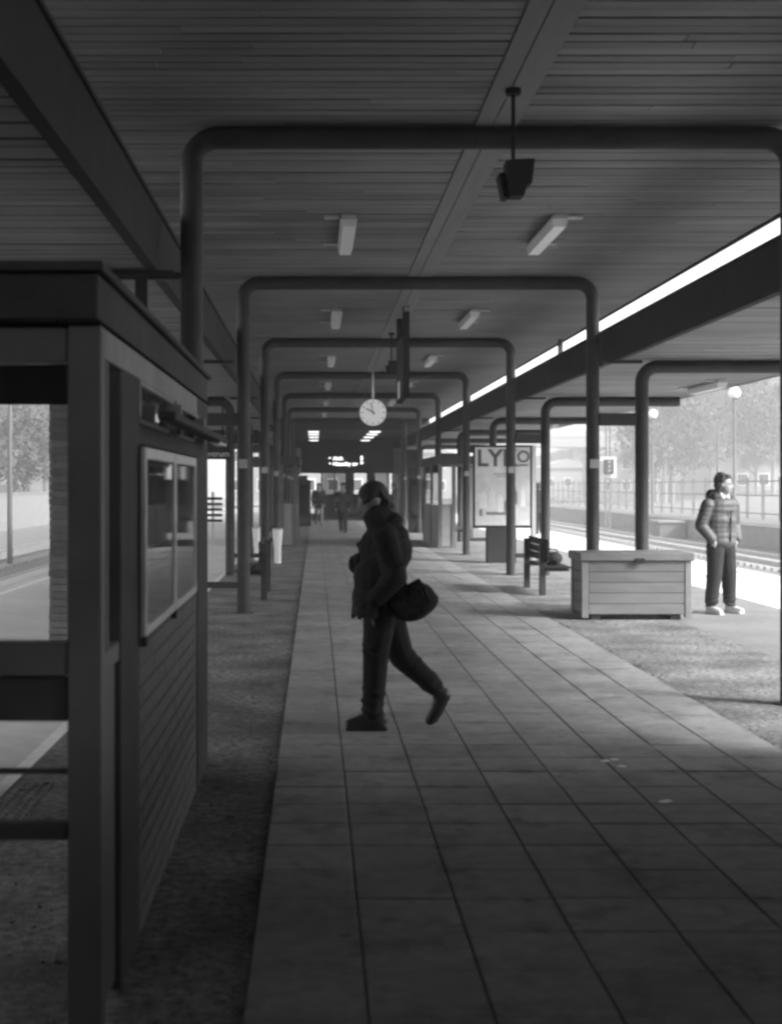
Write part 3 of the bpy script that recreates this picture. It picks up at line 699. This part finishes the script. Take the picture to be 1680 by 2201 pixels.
b = MB(); b.ball((-.395, -.09, .225), .055); limb(b, [(-.42, -.09, .21), (-.375, -.09, .10), (-.335, -.09, .04)], [.055, .05, .038])
b.cone((-.455, -.09, .20), (-.37, -.09, .035), .022, .018, 8)
remesh(b, M['shoe_d'], 'shoe', wp, .009, 3)
b = MB(); b.ball(P(-.02, 0, .048), .099, (1.05, .92, .9), q); b.ball(P(-.055, 0, -.02), .078, (.85, .98, 1.05), q)
b.rod(P(-.01, 0, .036), P(.0, 0, .062), .097, .095, 20)
for k_ in range(26): a = rr.uniform(1.9, 4.4); b.ball(P(-.03 + .075 * math.cos(a), .083 * math.sin(a), rr.uniform(-.07, .03)), .016, (1, 1, 1.6), q, 6)
remesh(b, M['hair'], 'cap', wp, .008, 2)
b = MB(); hand_(b, (.06, .23, .86), (.3, 0, -.95), 1, .7, 1.13); b.rod((.055, .232, .89), (.065, .23, .85), .04, .036, 12)
remesh(b, M['coat'], 'glove', wp, .006, 2)
b = MB(); hand_(b, (.17, -.10, 1.10), (.1, .9, .3), 1, .5, 1.13)
remesh(b, M['coat'], 'glove', wp, .006, 2)
bagX = (893 - 678) * YW / 2850
bt = thing('shoulder_bag', 'bulging dark shoulder bag swinging behind the walking person', 'bag', (bagX - .02, YW - .2, .80), 0)
b = MB(); Q = Quaternion((0, 1, 0), -.5); O = Vector((-.01, 0, .08))
b.ball(O, .135, (1.15, .62, .92), Q, 24); b.ball(O + Q @ Vector((.02, 0, -.045)), .12, (1.2, .7, .62), Q); b.ball(O + Q @ Vector((-.07, 0, .03)), .09, (1.0, .7, .95), Q)
b.box(-.12, .10, -.03, .03, .12, .20, Q.to_matrix(), O)
for k_ in range(7): b.cone(O + Q @ Vector((-.10 + .034 * k_, -.075, .06)), O + Q @ Vector((-.09 + .03 * k_, -.07, -.05)), .012, .008, 6)
remesh(b, M['coat'], 'bag_body', bt, .009, 3)
MB().tube([(-.06, .0, .19), (-.12, .02, .32), (-.17, .05, .46), (-.20, .12, .55)], .014, 8).obj('strap', M['coat'], bt, smooth=True)

# standing man in puffer jacket
YM = 17.1
mp_ = thing('person', 'man in padded grey jacket with hands in pockets standing beside the grit box', 'person', ((1548 - 678) * YM / 2850, YM, 0), R(-62))
hy = R(42); rr = random.Random(8)
b = MB(); P, q = head(b, (.045, .0, 1.655), hy, .08, 1.12)
limb(b, [(.02, 0, 1.60), (-.01, 0, 1.46)], [.06, .065]); limb(b, [(-.01, .17, 1.41), (-.01, -.17, 1.41)], [.06, .06]); limb(b, [(-.01, 0, 1.42), (0, 0, .95)], [.12, .13])
for s in (-1, 1):
    limb(b, [(0, s * .09, .92), (.01, s * .125, .50), (-.01, s * .16, .09)], [.09, .06, .042]); limb(b, [(-.01, s * .21, 1.40), (-.05, s * .275, 1.14), (.05, s * .20, .95)], [.05, .042, .03])
    hand_(b, (.05, s * .20, .955), (.35, -s * .35, -.85), 1, .5, .9)
remesh(b, M['skin'], 'body', mp_, .010, 3)
b = MB()
for k_ in range(8):
    z = .93 + k_ * .068 + rr.uniform(-.006, .006); wd = .205 + .018 * math.sin(k_ / 7 * math.pi) + (.01 if k_ > 4 else 0)
    b.ball((rr.uniform(-.006, .006), 0, z), .2, (.80 + .03 * math.sin(k_ * 2), wd / .2 * 1.05, .55), Quaternion((1, 0, 0), rr.uniform(-.04, .04)))
b.ball((-.01, 0, 1.16), .205, (.74, 1.04, 1.25)); b.ball((-.01, 0, 1.40), .15, (.95, 1.5, .55))
for s in (-1, 1):
    sp = [Vector((-.01, s * .215, 1.40)), Vector((-.055, s * .29, 1.13)), Vector((.06, s * .225, .965))]
    limb(b, sp, [.085, .078, .062])
    for k_ in range(5):
        c = sp[0].lerp(sp[1], (k_ + .3) / 5); b.ball(c, .094 - .002 * k_, (1, 1, .40), Quaternion((0, 1, 0), -.15))
    for k_ in range(3):
        c = sp[1].lerp(sp[2], (k_ + .3) / 3); b.ball(c, .085 - .006 * k_, (1, 1, .36), Quaternion((0, 1, 0), .6))
remesh(b, M['puffer'], 'jacket', mp_, .0095, 6)
b = MB()
for k_ in range(9):
    a = math.pi * (.35 + 1.3 * k_ / 8); b.ball((-.03 + .10 * math.cos(a), .125 * math.sin(a), 1.50 + .03 * math.cos(a - math.pi)), .06, (1, 1, 1.25))
b.ball((-.11, 0, 1.51), .085, (.8, 1.4, 1.1)); limb(b, [(.06, .09, 1.50), (.12, .045, 1.30)], [.028, .016]); limb(b, [(.06, -.09, 1.50), (.12, -.03, 1.30)], [.028, .016])
remesh(b, M['hair'], 'hood', mp_, .0095, 3)
b = MB(); limb(b, [(.055, .055, 1.53), (.125, .008, 1.36)], [.03, .018]); limb(b, [(.055, -.055, 1.53), (.125, -.002, 1.36)], [.03, .018]); b.ball((.0, 0, 1.51), .075, (1, 1, .6))
remesh(b, M['hoodin'], 'collar', mp_, .009, 2)
b = MB(); b.box(.165, .18, -.006, .006, .92, 1.33, Matrix.Rotation(.03, 3, 'Y'), Vector((.17, 0, 1.1))); b.obj('zip', M['black'], mp_)
b = MB(); b.ball((0, 0, .93), .165, (.82, 1.05, .6))
for s in (-1, 1):
    limb(b, [(0, s * .09, .88), (.015, s * .125, .50), (-.01, s * .16, .16)], [.118, .098, .08])
    for z in (.12, .16, .21, .27, .34, .48, .54, .60, .80): b.ball((.0, s * (.165 - .085 * z), z), .093 if z < .4 else (.104 if z < .7 else .122), (1, 1, .2), Quaternion((0, 1, 0), rr.uniform(-.45, .45)) @ Quaternion((1, 0, 0), rr.uniform(-.3, .3)))
remesh(b, M['trouser'], 'trousers', mp_, .0105, 2)
for s in (-1, 1):
    b = MB(); b.ball((-.03, s * .165, .06), .052, (1.1, .85, .95)); limb(b, [(-.03, s * .165, .055), (.08, s * .175, .05), (.17, s * .185, .038)], [.048, .046, .035]); b.box(-.085, .20, s * .17 - .042, s * .17 + .042, 0, .022)
    remesh(b, M['shoe_w'], 'shoe', mp_, .009, 3)
b = MB(); b.ball(P(-.025, 0, .055), .098, (1.05, .93, .85), q); b.ball(P(-.06, 0, .0), .072, (.75, 1.05, 1.1), q); b.ball(P(.035, 0, .098), .05, (1.1, 1.3, .6), q)
for k_ in range(22): a = rr.uniform(0, 6.28); e = rr.uniform(.2, 1.3); b.ball(P(-.02 + .085 * math.cos(a) * math.cos(e), .08 * math.sin(a) * math.cos(e), .06 + .08 * math.sin(e)), .022, (1, 1, .7), q, 6)
for s in (-1, 1): b.ball(P(-.005, s * .07, .03), .03, (.8, .5, 1.3), q)
remesh(b, M['hair'], 'hair', mp_, .007, 1)
for s in (-1, 1): MB().ball(P(.083, s * .031, .012), .009, (1, 1.4, .8), q, 8).obj('eye', M['hair'], mp_)

def walker(X, Y, rz, label, st, coat='coat', hgt=1.0, legs='trouser'):
    t = thing('person', label, 'person', (X, Y, .012), rz, group='people far along the path')
    b = MB(); P, q = head(b, (.02, 0, 1.60), 0, .1, 1.05); limb(b, [(0, 0, 1.54), (0, 0, 1.42)], [.055, .06]); limb(b, [(0, 0, 1.40), (0, 0, .9)], [.11, .12])
    A = [(0, .09, .88), (st * .5, .09, .47), (st * .6, .09, .10)]; B = [(0, -.09, .88), (-st * .2, -.09, .47), (-st, -.09, .14)]
    limb(b, A, [.08, .055, .04]); limb(b, B, [.08, .055, .04])
    arms = []
    for s in (-1, 1):
        a = [(-.01, s * .2, 1.38), (-.04 + s * st * .15, s * .25, 1.1), (.05 + s * st * .4, s * .23, .88)]; arms.append(a); limb(b, a, [.045, .04, .03]); hand_(b, a[2], (.2, 0, -1), 1)
    remesh(b, M['skin'], 'body', t, .014, 2)
    b = MB(); b.ball((0, 0, 1.2), .2, (.7, 1.1, 1.15)); b.ball((0, 0, .95), .19, (.75, 1.05, .9)); b.rod((0, 0, .9), (0, 0, .72), .14, .17, 14); b.ball((-.01, 0, 1.36), .13, (.9, 1.6, .6)); b.ball((-.05, 0, 1.46), .08, (.9, 1.3, .8))
    for a in arms: limb(b, a, [.075, .065, .05])
    remesh(b, M[coat], 'coat', t, .014, 2)
    b = MB(); limb(b, A, [.105, .08, .065]); limb(b, B, [.105, .08, .065]); remesh(b, M[legs], 'trousers', t, .014, 2)
    for F in (A[2], B[2]):
        b = MB(); limb(b, [(F[0] - .02, F[1], F[2] - .05), (F[0] + .16, F[1], F[2] - .06)], [.048, .036]); remesh(b, M['shoe_d'], 'shoe', t, .012, 1)
    b = MB(); b.ball(P(-.02, 0, .045), .10, (1.05, .95, .9), q); b.ball(P(-.05, 0, -.02), .08, (.8, 1, 1.1), q); remesh(b, M['hair'], 'hair', t, .012, 1)
    t.scale = (hgt, hgt, hgt); return t
walker((685 - 678) * 54 / 2850, 54, R(-80), 'distant person in dark jacket and paler trousers left of the far group', .22, legs='grey')
walker((737 - 678) * 45.4 / 2850, 45.4, R(-100), 'distant person in a long dark coat walking towards the camera', .15, hgt=1.0)
walker((848 - 678) * 50 / 2850, 50, R(170), 'distant person seen just right of the walking person’s head', .3)
walker(7.4, 44, R(60), 'distant person in dark clothes right of the poster board, half hidden by a column', .05)

# ------------------------------------------------------------------ right background
rw = MB().box(18.5, 18.8, 30, 300, -1.0, -.1).box(18.45, 18.85, 30, 300, -.1, -.03).obj('retaining_wall', M['wall'], label='low pale retaining wall beyond the right tracks', cat='wall')
t = thing('concrete_box', 'low dark concrete box beside the retaining wall beyond the tracks', 'cable box', (18.0, 66, -1.0))
MB().box(-.9, .4, 0, 1.6, 0, .78).obj('box', M['fence'], t, bevel=.02); MB().box(-1.0, .48, -.1, 1.7, .783, .88).obj('slab', M['wall'], t)
t = thing('mesh_fence', 'tall steel post and rail fence beyond the right tracks', 'fence', (22, 22, -.1))
pmf = MB().box(-.06, .06, -.06, .06, 0, 2.15).mesh('fence_post', M['fence'])
for k in range(58): link('fence_post', pmf, t, (random.uniform(-.02, .02), k * 2.4, 0))
for z in (.35, 1.25, 1.95): MB().box(-.02, .02, 0, 137, z - .03, z + .03).obj('rail', M['fence'], t)
MB().box(19.5, 120, 20, 420, -1.05, -.05).obj('bank', M['field'], kind='structure')
def street_lamp(X, Y, label, h=5.55, globe=True):
    t = thing('street_lamp', label, 'street lamp', (X, Y, -.05), group='lamp posts beyond the right tracks')
    MB().rod((0, 0, 0), (0, 0, h), .075, .045, 10).obj('pole', M['fence'], t, smooth=True)
    if globe:
        MB().rod((0, 0, h), (0, 0, h + .12), .07, .14, 12).obj('collar', M['fence'], t)
        MB().ball((0, 0, h + .33), .27, seg=24).obj('globe', M['globe'], t, smooth=True)
    return t
street_lamp((1577 - 678) * 60 / 2850, 60, 'street lamp with a white globe right above the standing man')
street_lamp((1402 - 678) * 78 / 2850, 78, 'street lamp with a white globe beside the right column')
street_lamp((1541 - 678) * 70 / 2850, 70, 'plain thin pole without globe left of the globe lamp', 4.6, False)
t = thing('signal_mast', 'railway signal on a thin lattice mast between the two right columns', 'signal', (16.95, 77, -1.0))
for dx, dy in ((-.12, -.12), (.12, -.12), (-.12, .12), (.12, .12)): MB().box(dx - .02, dx + .02, dy - .02, dy + .02, 0, 7).obj('mast_leg', M['fence'], t)
for k in range(17): MB().box(-.12, .12, -.13, -.11, .2 + k * .4, .23 + k * .4, Matrix.Rotation(.7 if k % 2 else -.7, 3, 'Y'), Vector((0, -.12, .2 + k * .4))).obj('lattice_bar', M['fence'], t)
MB().box(-.45, .45, -.2, -.16, 3.1, 4.3).obj('target_board', M['lampbody'], t); MB().box(-.26, .26, -.42, -.205, 3.3, 4.15).obj('signal_head', M['black'], t)
for z in (3.5, 3.75, 4.0): MB().rod((0, -.44, z), (0, -.425, z), .08).obj('lens', M['grey'], t)
t = thing('viaduct', 'grey concrete bridge deck crossing far behind the right tracks', 'bridge', (24, 230, 0))
MB().box(-6, 34, 0, 9, 8.3, 10.1).obj('deck', M['wall'], t); MB().box(-6, 34, -.1, .1, 10.1, 11.0).obj('parapet', M['bldg'], t)
for x in (-3, 9, 21, 32): MB().box(x, x + 1.4, 2, 6, -1, 8.297).obj('pier', M['wall'], t)
def house(X, Y, w_, d, h, label, wins=(3, 2), m='bldg'):
    t = thing('building', label, 'building', (X, Y, -.1))
    MB().box(-w_ / 2, w_ / 2, 0, d, 0, h).obj('walls', M[m], t)
    b = MB(); b.poly([(-w_ / 2 - .4, -.4, h + .003), (w_ / 2 + .4, -.4, h + .003), (0, -.4, h + w_ * .16)], (0, d + .8, 0)); b.obj('roof', M['grey'], t)
    nx, nz = wins
    for i in range(nx):
        for k in range(nz):
            x = -w_ / 2 + w_ * (i + .5) / nx; z = h * (k + .35) / nz
            fr = MB().box(x - .65, x + .65, -.06, -.003, z - .05, z + 1.35).obj('window', M['white'], t); MB().box(x - .55, x + .55, -.09, -.063, z + .05, z + 1.25).obj('pane', M['glass_dark'], fr)
    return t
house((1345 - 678) * 190 / 2850, 190, 8.5, 10, 6.0, 'pale low house behind the fence between the right columns')
house((1225 - 678) * 210 / 2850, 212, 9, 9, 4.5, 'pale house under the bridge left of the signal', (3, 1))
house((1640 - 678) * 150 / 2850, 150, 12, 10, 5.0, 'long pale building at the right edge behind the fence', (5, 1))
house(-2, 150, 16, 10, 6.5, 'pale building glimpsed through the far hall windows', (6, 2))
house(12, 175, 12, 10, 6, 'pale building glimpsed beside the dark cabinet', (4, 2))

# trees
def tree_mesh(seed, h, cr, leafy, nclump=70, per=46):
    rr = random.Random(seed); b = MB(); c = []
    b.rod((0, 0, 0), (rr.uniform(-.2, .2), 0, h * .5), .035 * h * .55, .02 * h * .5, 8)
    top = Vector((0, 0, h * .5))
    for k in range(11):
        a = rr.uniform(0, 6.28); z0 = h * rr.uniform(.22, .5); L = cr * rr.uniform(.55, 1.0)
        p = Vector((0, 0, z0)); q = p + Vector((math.cos(a) * L * .6, math.sin(a) * L * .6, h * rr.uniform(.15, .4))); b.rod(p, q, .012 * h, .005 * h, 5, False)
        for j in range(3):
            e = q + Vector((rr.uniform(-1, 1) * cr * .4, rr.uniform(-1, 1) * cr * .4, h * rr.uniform(.05, .2))); b.rod(q, e, .005 * h, .0015 * h, 4, False); c.append(e)
    tm = b.mesh('trunk', M['bark'])
    vs, fs = [], []
    for k in range(nclump):
        th = rr.uniform(0, 6.28); u = rr.random() ** .5; z = h * (.32 + .68 * rr.random()); rad = cr * math.sqrt(max(.05, 1 - ((z / h - .62) / .42) ** 2)) * u
        ce = Vector((math.cos(th) * rad, math.sin(th) * rad, z)); s = cr * rr.uniform(.12, .26)
        for j in range(per):
            d = Vector((rr.gauss(0, 1), rr.gauss(0, 1), rr.gauss(0, .75))) * s * .6; p = ce + d
            u1 = Vector((rr.uniform(-1, 1), rr.uniform(-1, 1), rr.uniform(-1, 1))).normalized(); v1 = u1.orthogonal().normalized()
            if leafy: a_, b_ = .10, .07
            else: a_, b_ = .30, .012
            a_ *= h / 10 * rr.uniform(.7, 1.5); b_ *= h / 10
            i = len(vs); vs += [p - u1 * a_ - v1 * b_, p + u1 * a_ - v1 * b_, p + u1 * a_ + v1 * b_, p - u1 * a_ + v1 * b_]; fs.append((i, i + 1, i + 2, i + 3))
    cm = bpy.data.meshes.new('crown'); cm.from_pydata([tuple(v) for v in vs], [], fs); cm.materials.append(M['leaf'] if leafy else M['twig'])
    return tm, cm
variants = [tree_mesh(1, 10, 3.6, True), tree_mesh(2, 10, 3.2, False, 90, 60), tree_mesh(3, 10, 3.9, True, 85, 50), tree_mesh(4, 10, 3.4, False, 90, 60)]
kindn = ['leafy tree on the pale hillside beyond the fence', 'bare twiggy tree on the pale hillside beyond the fence', 'broad leafy tree on the pale hillside beyond the fence', 'tall bare tree on the pale hillside beyond the fence']
def put_tree(k, X, Y, z, s, label, group):
    t = thing('tree', label, 'tree', (X, Y, z), random.uniform(0, 6.28), group); tm, cm = variants[k]
    link('trunk', tm, t); link('crown', cm, t); t.scale = (s, s, s * random.uniform(.9, 1.15)); return t
# hill on the right
def hill(name, x0, x1, y0, y1, f, n=26):
    b = bmesh.new(); g = [[b.verts.new((x0 + (x1 - x0) * i / n, y0 + (y1 - y0) * j / n, f(x0 + (x1 - x0) * i / n, y0 + (y1 - y0) * j / n))) for j in range(n + 1)] for i in range(n + 1)]
    for i in range(n):
        for j in range(n): b.faces.new((g[i][j], g[i + 1][j], g[i + 1][j + 1], g[i][j + 1]))
    me = bpy.data.meshes.new(name); b.to_mesh(me); b.free(); me.materials.append(M['field'])
    for p in me.polygons: p.use_smooth = True
    return link(name, me, kind='structure')
def fr(x, y): return -.3 + 9 * max(0, min(1, (x - 35 - (y - 150) * .10) / 50)) * max(0, min(1, (y - 90) / 120)) + .3 * math.sin(x * .3) * math.cos(y * .2)
hill('hillside', 24, 260, 80, 420, fr)
def fl(x, y): return -.6 + 7 * max(0, min(1, (-x - 22) / 45)) + .3 * math.sin(x * .3) * math.cos(y * .2)
hill('hillside', -200, -20.5, 10, 420, fl)
for i in range(95):
    Y = random.uniform(125, 330); xs = random.uniform(1390, 1760) if i < 70 else random.uniform(1150, 1400)
    if i >= 70: Y = random.uniform(240, 340)
    X = (xs - 678) * Y / 2850; k = random.randrange(4)
    place = 'by the viaduct' if xs < 1400 else ('between the globe lamps' if xs < 1577 else 'right of the globe lamps')
    place += ', near row' if Y < 190 else (', middle distance' if Y < 260 else ', farthest row')
    put_tree(k, X, Y, fr(X, Y) - .1, random.uniform(.9, 1.5) * (.75 if i >= 70 else 1), kindn[k].replace(' on the pale hillside beyond the fence', ' on the hillside ' + place), 'hillside trees on the right')
kl = ['leafy tree behind the wall left of the tracks', 'bare twiggy tree behind the wall left of the tracks', 'broad leafy tree behind the wall left of the tracks', 'tall bare tree behind the wall left of the tracks']
for i in range(60):
    Y = random.uniform(60, 240); X = -random.uniform(20.5, 22 + Y * .28); k = random.choice((1, 3, 1, 3, 0))
    place = ', close to the wall' if Y < 110 else (', some way back' if Y < 170 else ', far away in the haze')
    put_tree(k, X, Y, fl(X, Y) - .1, random.uniform(.8, 1.25), kl[k] + place, 'trees left of the tracks')
MB().box(-18.4, -18.0, 20, 300, -1.0, 1.1).box(-18.5, -17.95, 20, 300, 1.1, 1.2).obj('retaining_wall', M['wall'], label='pale retaining wall beyond the left tracks', cat='wall')
t = thing('catenary_pole', 'thin pole beside the left track seen through the shelter window', 'pole', (-9.9, 43, -1)); MB().rod((0, 0, 0), (0, 0, 7), .09, .06, 10).obj('pole', M['fence'], t); MB().rod((0, 0, 6.2), (1.6, 0, 6.6), .03).obj('arm', M['fence'], t)

# ------------------------------------------------------------------ air
hz = MB().box(-300, 340, -100, 460, -2.6, 32).obj('haze', bpy.data.materials.new('air'), kind='stuff')
hm = hz.data.materials[0]; hm.use_nodes = True; n = hm.node_tree; n.nodes.clear()
vo = n.nodes.new('ShaderNodeVolumePrincipled'); vo.inputs['Color'].default_value = (.95, .95, .95, 1); vo.inputs['Density'].default_value = .002
mo = n.nodes.new('ShaderNodeOutputMaterial'); n.links.new(vo.outputs[0], mo.inputs['Volume'])
